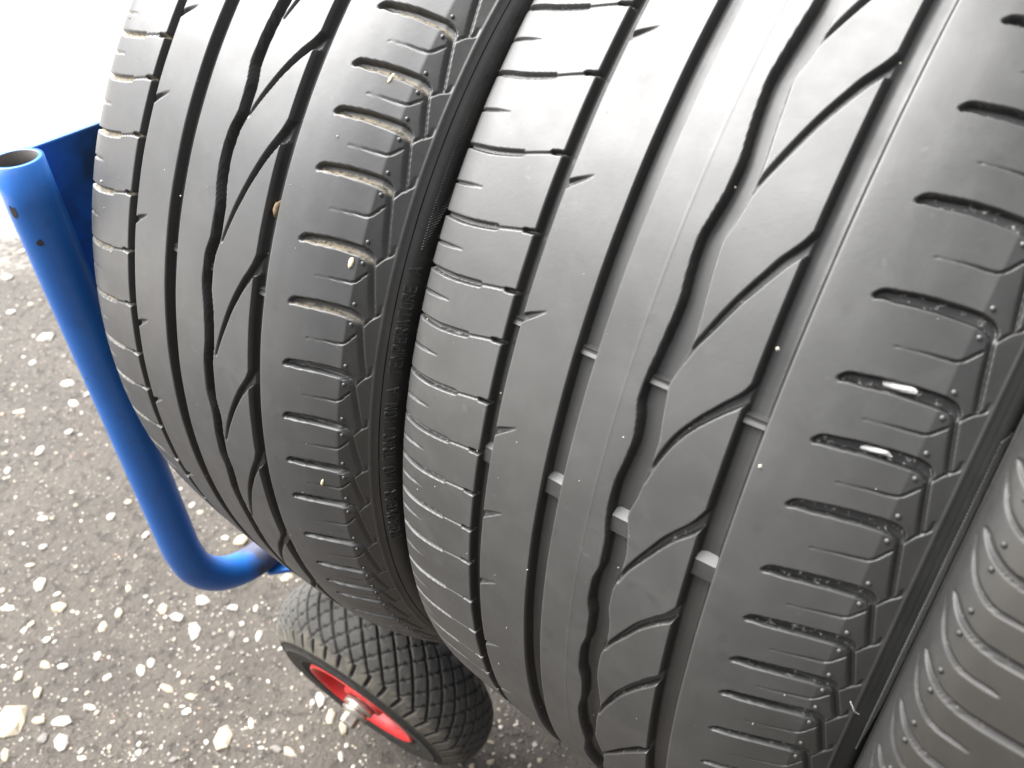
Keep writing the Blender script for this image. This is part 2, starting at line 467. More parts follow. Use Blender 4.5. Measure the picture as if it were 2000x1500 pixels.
class Tread:
    """height field of a tread band over (theta, u)"""
    def __init__(s, th, u):
        s.th, s.u = th, u
        s.H = np.zeros((len(th), len(u)))
        s.D = np.zeros_like(s.H)                 # dust
        s.K = np.ones_like(s.H)                  # shade painted into the cuts, and bare rubber of groove walls
        s.thr = np.degrees(th)
    def stroke(s, pts, edge=.0008, dust=0.0, dark=False):
        """pts: (u, theta deg, half width, depth); cut a channel along them"""
        P = np.array(pts, float)
        if len(P) > 2:                            # round the path off
            kk = np.arange(len(P)); ks = np.linspace(0, len(P) - 1, (len(P) - 1) * 4 + 1)
            P = np.stack([pchip(ks, kk, P[:, c]) for c in range(4)], -1)
        pu, pt = P[:, 0], P[:, 1] * math.pi / 180 * R
        hw, dp = P[:, 2], P[:, 3]
        mg = hw.max() + edge * 2
        i0, i1 = np.searchsorted(s.th * R, [pt.min() - mg, pt.max() + mg])
        j0, j1 = np.searchsorted(s.u, [pu.min() - mg, pu.max() + mg])
        if i1 <= i0 or j1 <= j0: return
        T, U = np.meshgrid(s.th[i0:i1] * R, s.u[j0:j1], indexing='ij')
        best = np.full(T.shape, 1e9); dep = np.zeros(T.shape)
        for k in range(len(P) - 1):
            du, dt = pu[k + 1] - pu[k], pt[k + 1] - pt[k]
            L = du * du + dt * dt + 1e-16
            q = np.clip(((U - pu[k]) * du + (T - pt[k]) * dt) / L, 0, 1)
            d = np.hypot(U - pu[k] - q * du, T - pt[k] - q * dt) - (hw[k] + q * (hw[k + 1] - hw[k]))
            g = d < best
            best = np.where(g, d, best); dep = np.where(g, dp[k] + q * (dp[k + 1] - dp[k]), dep)
        x = np.clip(.5 - best / edge, 0, 1); x = x * x * (3 - 2 * x)
        sub = s.H[i0:i1, j0:j1]
        np.minimum(sub, -dep * x, out=sub)
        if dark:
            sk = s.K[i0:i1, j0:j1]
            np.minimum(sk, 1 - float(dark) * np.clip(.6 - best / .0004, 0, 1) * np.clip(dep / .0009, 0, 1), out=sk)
        if dust:
            sd = s.D[i0:i1, j0:j1]
            np.maximum(sd, dust * np.clip(-best / .0004 + .2, 0, 1), out=sd)
    def paint(s, pts, val):
        P = np.array(pts, float)
        pu, pt = P[:, 0], P[:, 1] * math.pi / 180 * R
        mg = .003
        i0, i1 = np.searchsorted(s.th * R, [pt.min() - mg, pt.max() + mg])
        j0, j1 = np.searchsorted(s.u, [pu.min() - mg, pu.max() + mg])
        if i1 <= i0 or j1 <= j0: return
        T, U = np.meshgrid(s.th[i0:i1] * R, s.u[j0:j1], indexing='ij')
        out = np.zeros(T.shape)
        for k in range(len(P) - 1):
            du, dt = pu[k + 1] - pu[k], pt[k + 1] - pt[k]
            q = np.clip(((U - pu[k]) * du + (T - pt[k]) * dt) / (du * du + dt * dt + 1e-16), 0, 1)
            d = np.hypot(U - pu[k] - q * du, T - pt[k] - q * dt)
            v = P[k, 3] + q * (P[k + 1, 3] - P[k, 3])
            out = np.maximum(out, v * np.clip(1.3 - d / P[k, 2], 0, 1))
        sd = s.D[i0:i1, j0:j1]
        np.maximum(sd, val * out, out=sd)
    def band(s, ul, ur, depth, edge=.0009, rnd=.0012):
        """circumferential groove between ul(theta) and ur(theta), with rounded floor corners"""
        dl, dr = ul[:, None] - s.u[None], s.u[None] - ur[:, None]
        # the worn right-hand lip slopes more than the left one
        xl = np.clip(.5 - dl / edge, 0, 1); xr = np.clip(.15 - dr / (edge * 1.9), 0, 1)
        xl = xl * xl * (3 - 2 * xl); xr = xr * xr * (3 - 2 * xr)
        x = xl * xr
        d = np.maximum(dl, dr)
        y = np.clip(1 + (d + edge * .5) / rnd, 0, 1) ** 2          # 0 in the middle, 1 at the foot of the wall
        np.minimum(s.H, -(depth - .0009 * y) * x, out=s.H)
        s.K = np.minimum(s.K, 1 - .9 * np.clip(4 * x * (1 - x), 0, 1))

def nonuniform(lo, hi, step, full_lo=-180.0, full_hi=180.0, coarse=2.4):
    a = np.arange(lo, hi, step)
    b = np.arange(hi, full_hi, coarse); c = np.arange(full_lo, lo - coarse * .4, coarse)
    return np.radians(np.concatenate([c, a, b]))

def revolve(th, prof_x, prof_r, M3, t0):
    """world vertices of rows theta, columns profile"""
    T = th[:, None]
    r = prof_r if prof_r.ndim == 2 else np.broadcast_to(prof_r[None], (len(th), len(prof_x)))
    P = np.stack([np.broadcast_to(prof_x[None], r.shape), -r * np.cos(T), r * np.sin(T)], -1)
    return P @ M3.T + t0

A0 = math.radians(-56.15)
MF = np.array([[1, 0, 0], [0, -math.sin(A0), math.cos(A0)], [0, -math.cos(A0), -math.sin(A0)]])   # tyre frame -> world

def lerp_off(xs, ys): return lambda u: u + np.interp(u, xs, ys)

def tyre(name, label, group, M3, t0, mat, forks, slots, blocks, wave, step_u, step_t, lo, hi, umap, dust, seam, twi, line, branches=None):
    base = empty(name, Vector(t0) + Vector((0, 0, -R)))
    tag(base, label, 'car tyre', group)
    u = np.arange(-.1280, .09951, step_u)
    th = nonuniform(lo, hi, step_t)
    thd = np.degrees(th)
    tr = Tread(th, u)
    m = umap
    one = np.ones(len(th))
    tr.band(m(-.0728) * one, m(-.0667) * one, .0055)
    tr.band(m(-.0389) * one, m(-.0302) * one, .0062, rnd=.0024)
    wl, wr = wave(thd)
    tr.band(wl, wr, .0066, rnd=.0026)
    tr.band(m(.0286) * one, m(.0378) * one, .0066, edge=.0012, rnd=.0028)
    fk = np.array(forks)
    BU = (.0312, .0290, .0255, .0230, .0200, .0170, .0140, .0110, .0080, .0050, .0028)
    BW = (.0016, .0019, .0018, .0017, .0015, .0014, .0012, .0011, .0009, .0006, .0004)
    BD = (.0050, .0045, .0038, .0035, .0033, .0031, .0029, .0027, .0024, .0017, .0010)
    MEAN = (2.1, 1.0, -.04, -.66, -1.5, -2.45, -3.45, -4.6, -5.8, -7.15, -8.2)
    for k in range(len(fk) - 1):
        sc = (fk[k] - fk[k + 1]) / 9.6
        f = fk[k]
        own = branches.get(round(f, 2)) if branches else None
        bc = [v for v in own] if own else [v * sc for v in MEAN]
        br = [(p0, p1 / sc, p2, p3) for p0, p1, p2, p3 in zip(BU, bc, BW, BD)]
        tr.stroke([(m(a), f + b * sc, c, d) for a, b, c, d in br], edge=.0009)
        if dust > .9:
            tr.paint([(m(a), f + b * sc - .1, c * .9, 1.0) for a, b, c, d in br[3:9]], .7)
        tr.stroke([(m(-.0675), f - .45, .0014, .0022), (m(-.0640), f - .02, .0011, .0018), (m(-.0605), f + .32, .0007, .0010), (m(-.0570), f + .66, .0003, .0003)], edge=.0008)
    sl = np.array(slots)
    nubs = []
    for k in range(len(sl)):
        a = sl[k]
        p = (sl[k] - sl[k + 1]) if k + 1 < len(sl) else (sl[k - 1] - sl[k])
        q = p / 5.2
        g = 0.55 + .45 * min(q, 1.0)
        tr.stroke([(m(.0534), a - .12 * g, .0009, .0022), (m(.0555), a + .10 * g, .0015, .0032), (m(.0600), a + .20 * g, .0018, .0036), (m(.0670), a + .38 * g, .00195, .0036),
                   (m(.0750), a + .47 * g, .0021, .0034), (m(.0810), a + .49 * g, .0022, .0030), (m(.0850), a + .36 * g, .0021, .0026), (m(.0872), a + .02 * g, .0015, .0020), (m(.0882), a - .5 * g, .0008, .0014)],
                  edge=.0009, dust=1.0 if dust > .9 else 0.0, dark=(max(.35, min(.95, (10 - a) / 14)) if dust > .9 else max(.3, min(.75, (4 - a) / 20))))  # slots painted darker down the tyre, as shade
        if dust < .9:
            v = max(0.0, min(1.0, (a + 17) / 9))
            tr.paint([(m(.0540), a - .2 * g, .0007, .5), (m(.0600), a - .02 * g, .0010, 1), (m(.0670), a + .16 * g, .0011, 1), (m(.0750), a + .22 * g, .0011, .8), (m(.0830), a + .2 * g, .0011, .5), (m(.0870), a - .15 * g, .0008, .35)], v)
        tr.stroke([(m(.0880), a - .4 * q, .0009, .0014), (m(.0890), a - 1.4 * q, .0008, .0016), (m(.0905), a - 3.0 * q, .0008, .0016), (m(.0922), a - 4.6 * q, .0007, .0012)], edge=.0009, dark=1.0 if dust < .9 else .7)
        tr.stroke([(m(.0884), a - .62 * q, .0002, .0007), (m(.0915), a + .35 * q, .00035, .0009), (m(.0946), a + 1.0 * q, .0004, .0009), (m(.0946), a + 1.6 * q, .0003, .0006)], edge=.0008, dark=True)
        tr.stroke([(m(.0643), a - 2.52 * q, .00022, .0005), (m(.0670), a - 2.46 * q, .00014, .0003), (m(.0735), a - 2.32 * q, .00025, .0007), (m(.0815), a - 2.20 * q, .00036, .0011), (m(.0869), a - 1.12 * q, .00034, .0011)], edge=.0006, dark=1.0 if dust < .9 else .6)
        nubs += [(m(.0845), a + 1.38 * g), (m(.0845), a - .42 * g)]
    bl = np.array(blocks)
    for k in range(len(bl)):
        a = bl[k]
        p = (bl[k] - bl[k + 1]) if k + 1 < len(bl) else (bl[k - 1] - bl[k])
        q = p / 4.7
        tr.stroke([(-.1290, a - 1.15 * q, .0014, .0042), (-.1225, a - 1.02 * q, .0010, .0024), (-.1185, a - 1.05 * q, .0011, .0024), (-.1100, a - 1.06 * q, .0012, .0024), (-.0996, a - .90 * q, .0012, .0022), (-.0920, a - .70 * q, .0011, .0020)], edge=.0007, dust=.8)
        tr.stroke([(m(-.0920), a - .70 * q, .0003, .0010), (m(-.0849), a - .44 * q, .0003, .0010), (m(-.0785), a - .22 * q, .0003, .0012)], edge=.0006, dark=True)
        tr.stroke([(m(-.0783), a - .19, .0008, .0026), (m(-.0705), a - .03, .0009, .0034)], edge=.0006, dust=.5, dark=True)
        tr.stroke([(-.1290, a - 3.4 * q, .0014, .0040), (-.1240, a - 3.42 * q, .0006, .0016), (-.1180, a - 3.40 * q, .0006, .0012), (-.1130, a - 3.36 * q, .0005, .0010), (-.1060, a - 3.3 * q, .0002, .0004)], edge=.0006, dust=.3, dark=True)
    if line is not None:
        tr.H += .00013 * np.exp(-((u[None] - line) / .00030)**2) * np.clip(1 + tr.H / .0005, 0, 1)
    # slight waviness of worn rubber
    rr = profile_ab(u)[None] + tr.H
    rr = rr + .00005 * np.sin(thd[:, None] * .9 + u[None] * 90)
    V = revolve(th, u, rr, M3, t0)
    nr, nc = rr.shape
    dT = (np.roll(V, -1, 0) - np.roll(V, 1, 0))
    dU = np.gradient(V, axis=1)
    N = np.cross(dT, dU); N /= np.linalg.norm(N, axis=2)[..., None] + 1e-20
    rad = revolve(th, u * 0, np.ones_like(u), M3, np.zeros(3))
    if (N[nr // 2, nc // 2] * rad[nr // 2, nc // 2]).sum() < 0: N = -N
    top = np.clip(1 + tr.H / .0006, 0, 1)
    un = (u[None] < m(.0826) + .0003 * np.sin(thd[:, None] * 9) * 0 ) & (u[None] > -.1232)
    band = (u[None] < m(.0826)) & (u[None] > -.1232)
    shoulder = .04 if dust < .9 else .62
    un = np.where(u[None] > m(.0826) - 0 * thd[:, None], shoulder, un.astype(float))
    wear_shade = (.66 + .34 * top) * un * (.15 + .85 * tr.K)  # K brings in the painted shade of the cuts
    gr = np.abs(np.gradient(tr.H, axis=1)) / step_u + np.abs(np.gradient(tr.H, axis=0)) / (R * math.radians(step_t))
    wear_shade = wear_shade * (1 - .8 * np.clip(gr * .8, 0, 1) * (tr.H < -.0005))
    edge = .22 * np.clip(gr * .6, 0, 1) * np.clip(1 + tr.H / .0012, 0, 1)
    # labels: shoulder blocks, ribs
    uc = (u[:-1] + u[1:]) / 2
    tc = thd
    g1, g2, g4 = m(-.0698), m(-.0345), m(.0332)
    wc = (wl + wr) / 2
    lab = np.zeros((nr, nc - 1), np.int32)
    lab[:, (uc > g1) & (uc <= g2)] = 1
    w2 = (uc[None] > g2) & (uc[None] <= wc[:, None]); lab[w2] = 2
    w3 = (uc[None] > wc[:, None]) & (uc[None] <= g4); lab[w3] = 3
    lab[:, uc > g4] = 4
    # blocks of the outer shoulder: 10 + index, cut along the slots
    off = np.interp(uc, [-.129, -.1225, -.110, -.0996, -.092, -.0849, -.0785, -.0705], [-1.15, -1.02, -1.06, -.90, -.70, -.44, -.20, -.03])
    vis = [a for a in bl]
    cnt = np.zeros((nr, nc - 1), np.int32)
    for a in vis: cnt += (tc[:, None] < a + off[None])
    sh = uc[None] <= g1
    lab = np.where(sh & np.ones((nr, 1), bool), 10 + cnt, lab)
    lab = lab.ravel()
    Fq = orient(V.reshape(-1, 3), grid_faces(nr, nc, wrap=True), N.reshape(-1, 3))
    Vf = V.reshape(-1, 3); Nf = N.reshape(-1, 3)
    at = {'wear_shade': wear_shade.ravel(), 'dust': (tr.D * (dust if dust else 0)).ravel(), 'edge': edge.ravel()}
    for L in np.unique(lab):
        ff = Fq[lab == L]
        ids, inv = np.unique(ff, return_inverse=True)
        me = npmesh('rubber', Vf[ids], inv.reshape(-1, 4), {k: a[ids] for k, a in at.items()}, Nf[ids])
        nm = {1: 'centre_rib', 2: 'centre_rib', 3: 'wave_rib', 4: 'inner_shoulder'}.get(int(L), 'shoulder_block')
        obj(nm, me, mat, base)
    # sidewalls and bead
    ths = np.radians(np.concatenate([np.arange(-180, -75, 3.0), np.arange(-75, 60, .6), np.arange(60, 180, 3.0)]))
    def side(name, px, pr):
        px, pr = np.array(px), np.array(pr)
        tt = np.linspace(0, 1, 60); kk = np.linspace(0, 1, len(px))
        x, r = pchip(tt, kk, px), pchip(tt, kk, pr)
        r = r + 0 * x
        Vs = revolve(ths, x, r, M3, t0)
        Fs = grid_faces(len(ths), 60, wrap=True)
        Fs = orient(Vs.reshape(-1, 3), Fs, np.broadcast_to(MF[:, 0] * (1 if px[0] > 0 else -1), (len(ths) * 60, 3)))
        n_ = len(ths) * 60
        me = npmesh(name, Vs.reshape(-1, 3), Fs, {'wear_shade': np.full(n_, .03 if dust < .9 else .75), 'dust': np.zeros(n_), 'edge': np.zeros(n_)})
        return obj(name, me, mat, base)
    sr = side('sidewall', [.0993, .1018, .1042, .1050, .1052, .1046, .1020, .0985, .0945, .0900, .0890, .0915, .0905, .080], [.3026, .3000, .2945, .2885, .2800, .2680, .2520, .2400, .2320, .2290, .2330, .2450, .2800, .3080])
    sl_ = side('sidewall', [-.1278, -.1285, -.1282, -.1270, -.1250, -.1210, -.1160, -.1120, -.1115, -.1130, -.1120, -.100], [.3122, .3050, .2950, .2800, .2620, .2460, .2330, .2290, .2340, .2500, .2800, .3080])
    # moulded nubs along the inner shoulder
    nv, nf = [], []
    for iu, it in ((0, 0), (.0010, .28), (.0011, .55), (.00085, .85), (.0006, 1.0)): pass
    sphV = []; rings = [(.00105, -.0003), (.00095, .00035), (.0006, .00075)]
    for rr_, hh in rings:
        for q in range(10): sphV.append((rr_ * math.cos(q * .6283), rr_ * math.sin(q * .6283), hh))
    sphV.append((0, 0, .0009)); sphV = np.array(sphV)
    qf = np.array([(a * 10 + b, a * 10 + (b + 1) % 10, (a + 1) * 10 + (b + 1) % 10, (a + 1) * 10 + b) for a in (0, 1) for b in range(10)])
    tf = np.array([(20 + b, 20 + (b + 1) % 10, 30) for b in range(10)])
    nub_me = npmesh('rubber_nub', sphV, [qf, tf], {'wear_shade': np.full(31, .8), 'dust': np.zeros(31), 'edge': np.full(31, .4)})
    for uu, tt in nubs:
        if not (lo + 4 < tt < hi - 2): continue
        a = math.radians(tt); r0 = float(profile_ab(np.array([uu]))[0])
        P = revolve(np.array([a]), np.array([uu]), np.array([r0]), M3, t0)[0, 0]
        tilt = math.atan2(float(profile_ab(np.array([uu - .002]))[0] - profile_ab(np.array([uu + .002]))[0]), .004)
        nl = np.array([math.sin(tilt), -math.cos(tilt) * math.cos(a), math.cos(tilt) * math.sin(a)]) @ M3.T
        o = obj('rubber_nub', nub_me, mat, base, P)
        o.rotation_euler = Vector(nl).to_track_quat('Z', 'Y').to_euler()
    hv = np.array([(.0002 * math.cos(a) * (1 - z), .0002 * math.sin(a) * (1 - z), z * .0028) for z in (0, .5, .95) for a in (0, 2.09, 4.19)]) + 0
    hv[3:6, 0] += .0003; hv[6:, 0] += .0008
    hf = np.array([(i * 3 + j, i * 3 + (j + 1) % 3, i * 3 + 3 + (j + 1) % 3, i * 3 + 3 + j) for i in (0, 1) for j in range(3)])
    hair_me = npmesh('vent_whisker', hv, hf, {'wear_shade': np.full(9, .9), 'dust': np.zeros(9), 'edge': np.full(9, .6)})
    for k in range(len(bl) - 1):
        for tt in (bl[k] - .6, bl[k] - 2.9):
            if not (lo + 6 < tt < hi - 4): continue
            a = math.radians(tt)
            P = revolve(np.array([a]), np.array([-.1272]), np.array([.3150]), M3, t0)[0, 0]
            nl = np.array([-.75, -.66 * math.cos(a), .66 * math.sin(a)]) @ M3.T
            o = obj('vent_whisker', hair_me, mat, base, P)
            o.rotation_euler = Vector(nl).to_track_quat('Z', 'Y').to_euler()
    # bars across the grooves: mould joints and wear indicators
    def bar(nm, u0, u1, t_, half, dtop, ridge):
        uu = np.linspace(u0, u1, 8)
        prof_t = np.array([-half * 1.25, -half, -half * .2, half * .2, half * .6, half * 1.35])
        ph = np.array([-.0068, dtop, dtop - (.0005 if ridge else 0), dtop - (.0005 if ridge else 0), dtop, -.0068])
        tt = np.radians(t_ + prof_t)
        rr2 = profile_ab(uu)[None] + ph[:, None]
        Vb = revolve(tt, uu, rr2, M3, t0).reshape(-1, 3)
        k_ = len(Vb)
        me = npmesh(nm, Vb, orient(Vb, grid_faces(6, 8), Vb - t0), {'wear_shade': np.full(k_, .35), 'dust': np.zeros(k_), 'edge': np.full(k_, .25)}, smooth=False)
        obj(nm, me, mat, base)
    def grooves(t_):
        i = int(np.argmin(abs(thd - t_)))
        return [(m(-.0728), m(-.0667)), (m(-.0389), m(-.0302)), (wl[i], wr[i]), (m(.0286), m(.0378))]
    for t_ in seam:
        for a, b in grooves(t_): bar('mould_joint', a + .0002, b - .0002, t_, .33, -.0036, True)
    for ts in twi:
        for (a, b), t_ in zip(grooves(ts[1]), ts): bar('wear_bar', a + .0002, b - .0002, t_, .75, -.0030, False)
    return base

# ---- middle tyre
def ext(seq, step, lo=-78, hi=40):
    s = list(seq)
    while s[0] < hi: s.insert(0, s[0] + step)
    while s[-1] > lo: s.append(s[-1] - step)
    return s
fB = ext([14.06, 3.50, -6.0, -14.85, -22.3, -29.6, -38.3], 9.6)
sB = ext([24.9, 19.44, 13.85, 8.27, 2.63, -2.37, -6.29, -10.57, -15.37, -19.33, -23.09, -26.47, -30.67, -35.43], 4.7)
bB = ext([16.11, 10.85, 5.13, -.45, -4.78, -8.51, -13.26, -17.55, -21.34, -24.96, -28.65, -33.54, -38.2, -42.9, -46.5], 4.6)
WLt = [18.2, 16.5, 14.5, 12.8, 11.1, 9.26, 7.48, 5.77, 3.97, 2.45, .13, -1.56, -2.99, -5.05, -6.9, -8.2, -9.46, -10.9, -12.57, -14.2, -15.64, -17.44, -19.1, -21.0, -22.77, -24.55, -26.2, -28.1, -30.4, -32.2, -34.1, -35.9, -39.0, -41.3, -44.4]
WLu = [-53, -61, -72, -79, -72, -59, -47, -50, -64, -77, -68, -58, -62, -71, -82, -83, -66, -55, -64, -78, -81, -72, -57, -57, -77, -78, -60, -60, -82, -82, -62, -60, -81, -78, -62]
WRt = [18.5, 16.1, 14.4, 13.1, 11.3, 9.6, 7.98, 6.29, 4.2, 2.52, 1.35, -.44, -2.7, -4.2, -5.63, -6.69, -7.85, -9.15, -10.6, -12.2, -13.85, -14.7, -16.15, -17.6, -19.3, -21.0, -22.8, -24.3, -25.8, -27.7, -29.65, -31.7, -33.9, -35.8, -38.6, -41.5]
WRu = [33, 31, 21, 3, 13, 23, 34, 38, 25, 5, 10, 21, 35, 40, 20, 7, 16, 26, 38, 38, 26, 19, 4, 21, 36, 33, 13, 14, 30, 34, 11, 6, 21, 33, 15, 6]
def wave_B(t):
    o = np.argsort(WLt); p = np.argsort(WRt)
    l = pchip(t, np.array(WLt)[o], np.array(WLu)[o] * 1e-4); r = pchip(t, np.array(WRt)[p], np.array(WRu)[p] * 1e-4)
    def outside(hi_, lo_, a, c):
        return c + .0015 * np.cos(np.radians((t - a) * 37.5))
    l = np.where(t > 18.2, outside(0, 0, 18.2, -.0068), l); r = np.where(t > 18.5, outside(0, 0, 18.5, .0018), r)
    l = np.where(t < -44.4, outside(0, 0, -44.4, -.0077), l); r = np.where(t < -41.5, outside(0, 0, -36.7, .0018), r)
    return l, r
ident = lambda u: u
tB = tyre('car_tyre', 'big worn car tyre in the middle, white grit in its shoulder slots', 'used car tyres standing in a row on the trolley',
          MF, np.array([0, 0, GZ]), RUB_B, fB, sB, bB, wave_B, .0005, .078, -66, 29, ident, 1.0, [-6.8], [(-17.6, -17.3, -17.5, -17.6)], -.0154,
          {14.06: (2.3, 1.30, .34, -.29, -1.25, -2.25, -3.32, -4.6, -5.9, -7.3, -8.6), 3.50: (1.8, .68, -.25, -.85, -1.78, -2.74, -3.70, -4.82, -6.03, -7.25, -8.5),
           -6.0: (1.8, .75, -.06, -.52, -1.12, -1.73, -2.42, -3.2, -4.25, -5.8, -7.4), -14.85: (2.0, .97, -.05, -.58, -1.18, -1.88, -2.76, -3.65, -4.56, -5.6, -6.8),
           -22.3: (1.5, .65, -.21, -.62, -1.19, -1.80, -2.52, -3.42, -4.31, -5.28, -6.3), -29.6: (1.9, 1.2, .52, -.12, -.83, -1.63, -2.53, -3.5, -4.85, -6.3, -7.8),
           -38.3: (.5, -.2, -.63, -1.27, -2.03, -2.8, -3.68, -4.67, -5.65, -6.65, -7.7)})

# ---- left tyre
ry, rz = 0.01501977, 0.00091439
Ry = np.array([[math.cos(ry), 0, math.sin(ry)], [0, 1, 0], [-math.sin(ry), 0, math.cos(ry)]])
Rz = np.array([[math.cos(rz), -math.sin(rz), 0], [math.sin(rz), math.cos(rz), 0], [0, 0, 1]])
tA0 = MF @ np.array([-0.23568676, -0.02117303, -0.00265234]) + np.array([0, 0, GZ])
MA = MF @ Rz @ Ry
mapA = lerp_off([-.12, -.073, -.038, -.005, .03, .038, .053, .08, .1], [0, -.0005, .0025, .004, .0034, .002, .0018, .0003, 0])
fA = ext([17.6, 7.66, -.06, -11.08, -21.49, -30.65, -41.9], 9.6)
sA = ext([17.9, 12.37, 7.64, 3.79, -.70, -6.42, -11.74, -17.36, -22.59, -27.48, -31.91, -37.54, -42.5, -46.1, -49.2], 4.8)
bA = ext([12.6, 8.9, 5.17, 1.32, -3.85, -9.23, -14.76, -20.27, -25.79, -30.15, -35.42, -40.78, -43.8], 4.6)
WAt = [10.46, 7.33, 5.38, 3.37, 1.42, -.49, -2.46, -4.69, -6.83, -9.18, -11.23, -13.47, -16.18, -18.7, -21.6, -24.27, -26.9, -29.6, -31.5, -33.6, -36.5]
WAu = [-7, -25, -30, -8, -5, -34, -44, -34, -12, -14, -41, -46, -23, -15, -35, -35, -12, -25, -27, -10, -28]
def wave_A(t):
    o = np.argsort(WAt)
    l = pchip(t, np.array(WAt)[o], np.array(WAu)[o] * 1e-4)
    l = np.where(t > 10.46, -.0023 + .0016 * np.cos(np.radians((t - 10.46) * 37)), l)
    l = np.where(t < -36.5, -.0023 - .0006 * np.cos(np.radians((t + 36.5) * 37)), l)
    return l, l + .0070
tA = tyre('car_tyre', 'worn car tyre on the left with sandy shoulder slots, beside the blue toe plate', 'used car tyres standing in a row on the trolley',
          MA, tA0, RUB_A, fA, sA, bA, wave_A, .00055, .115, -67, 25, mapA, .85, [-12.3], [(-42.0, -39.0, -38.4, -40.8)], None)

# ---- lettering moulded into the left tyre's sidewall
GL = {  # stroke font on a 4 x 6 grid
 'T': [((0, 6), (4, 6)), ((2, 6), (2, 0))], 'R': [((0, 0), (0, 6), (3, 6), (4, 5), (4, 4), (3, 3), (0, 3)), ((2, 3), (4, 0))],
 'E': [((4, 6), (0, 6), (0, 0), (4, 0)), ((0, 3), (3, 3))], 'A': [((0, 0), (2, 6), (4, 0)), ((.8, 2), (3.2, 2))],
 'D': [((0, 0), (0, 6), (2.5, 6), (4, 4.5), (4, 1.5), (2.5, 0), (0, 0))], 'W': [((0, 6), (1, 0), (2, 4), (3, 0), (4, 6))],
 'C': [((4, 5), (3, 6), (1, 6), (0, 5), (0, 1), (1, 0), (3, 0), (4, 1))], 'I': [((2, 0), (2, 6))], 'N': [((0, 0), (0, 6), (4, 0), (4, 6))],
 'O': [((1, 0), (0, 1), (0, 5), (1, 6), (3, 6), (4, 5), (4, 1), (3, 0), (1, 0))], 'M': [((0, 0), (0, 6), (2, 3), (4, 6), (4, 0))],
 'P': [((0, 0), (0, 6), (3, 6), (4, 5), (4, 4), (3, 3), (0, 3))], 'U': [((0, 6), (0, 1), (1, 0), (3, 0), (4, 1), (4, 6))],
 '1': [((1, 5), (2, 6), (2, 0))], '4': [((3, 0), (3, 6), (0, 2), (4, 2))], '0': [((1, 0), (0, 1), (0, 5), (1, 6), (3, 6), (4, 5), (4, 1), (3, 0), (1, 0))]}
SWx = np.array([.0993, .1018, .1042, .1050]); SWr = np.array([.3026, .3000, .2945, .2885])
def sidewall_pt(d):
    """point d metres down the sidewall from its outer edge, and the outward normal (x, r)"""
    seg = np.hypot(np.diff(SWx), np.diff(SWr)); cum = np.r_[0, np.cumsum(seg)]
    x, r = np.interp(d, cum, SWx), np.interp(d, cum, SWr)
    x2, r2 = np.interp(d + .001, cum, SWx), np.interp(d + .001, cum, SWr)
    x1, r1 = np.interp(max(d - .001, 0), cum, SWx), np.interp(max(d - .001, 0), cum, SWr)
    dx, dr = x2 - x1, r2 - r1; L = math.hypot(dx, dr)
    return x, r, -dr / L, dx / L
def word(text, th0, th1, parent, M3, t0, mat):
    V, F = [], []
    n_ = len(text)
    adv = (th1 - th0) / n_
    for i, ch in enumerate(text):
        for path in GL[ch]:
            P = []
            for gx_, gy_ in path:
                tt = th0 + (i + .14 + gx_ / 4 * .66) * adv
                d = .0078 - gy_ / 6 * .0058
                P.append((tt, d))
            for (ta, da), (tb, db) in zip(P[:-1], P[1:]):
                ra = .30
                ex, ey = math.radians(tb - ta) * ra, db - da
                L = math.hypot(ex, ey) + 1e-9
                px_, py_ = -ey / L * .00038, ex / L * .00038
                q = len(V)
                for hgt, wd in ((.0, 1.25), (.0009, .75)):
                    for (t_, d_) in ((ta, da), (tb, db)):
                        for sg in (-1, 1):
                            tt = math.radians(t_) + sg * px_ * wd / ra; dd = d_ + sg * py_ * wd
                            x, r, nx, nr_ = sidewall_pt(dd)
                            x += nx * hgt; r += nr_ * hgt
                            V.append((x, -r * math.cos(tt), r * math.sin(tt)))
                F += [(q + 4, q + 5, q + 7, q + 6), (q, q + 4, q + 6, q + 2), (q + 1, q + 3, q + 7, q + 5), (q, q + 1, q + 5, q + 4), (q + 2, q + 6, q + 7, q + 3)]
    V = np.array(V) @ M3.T + t0
    k_ = len(V)
    obj('lettering', npmesh('lettering', V, np.array(F), {'wear_shade': np.full(k_, .15), 'dust': np.zeros(k_), 'edge': np.full(k_, .15)}, smooth=False), mat, parent)
word('TREADWEAR', -36.6, -29.3, tA, MA, tA0, RUB_A)
word('140', -28.7, -26.2, tA, MA, tA0, RUB_A)
word('TRACTION', -25.5, -19.0, tA, MA, tA0, RUB_A)
word('A', -18.2, -17.3, tA, MA, tA0, RUB_A)
word('TEMPERATURE', -16.2, -7.5, tA, MA, tA0, RUB_A)
word('A', -6.7, -5.8, tA, MA, tA0, RUB_A)

def serration(parent, M3, t0, mat, th0, th1, d0, d1, step, slant):
    V, F = [], []
    tt = th0
    while tt < th1:
        q = len(V)
        grow = min(1.0, (tt - th0) / 5.0 + .15)
        for f in (0, 1):
            d = d0 + (d1 - d0) * f * (grow if f else 1)
            x, r, nx, nr_ = sidewall_pt(d)
            for o_, hgt in ((-.0004, -.0001), (0, .0005), (.0004, -.0001)):
                a = math.radians(tt + slant * f * grow) + o_ / r
                V.append((x + nx * hgt, -(r + nr_ * hgt) * math.cos(a), (r + nr_ * hgt) * math.sin(a)))
        F += [(q, q + 1, q + 4, q + 3), (q + 1, q + 2, q + 5, q + 4)]
        tt += step
    V = np.array(V) @ M3.T + t0; k_ = len(V)
    o = obj('sidewall_serration', npmesh('sidewall_serration', V, np.array(F), {'wear_shade': np.full(k_, .1), 'dust': np.zeros(k_), 'edge': np.full(k_, .3)}, smooth=False), mat, parent)
    tag(o, kind='stuff')
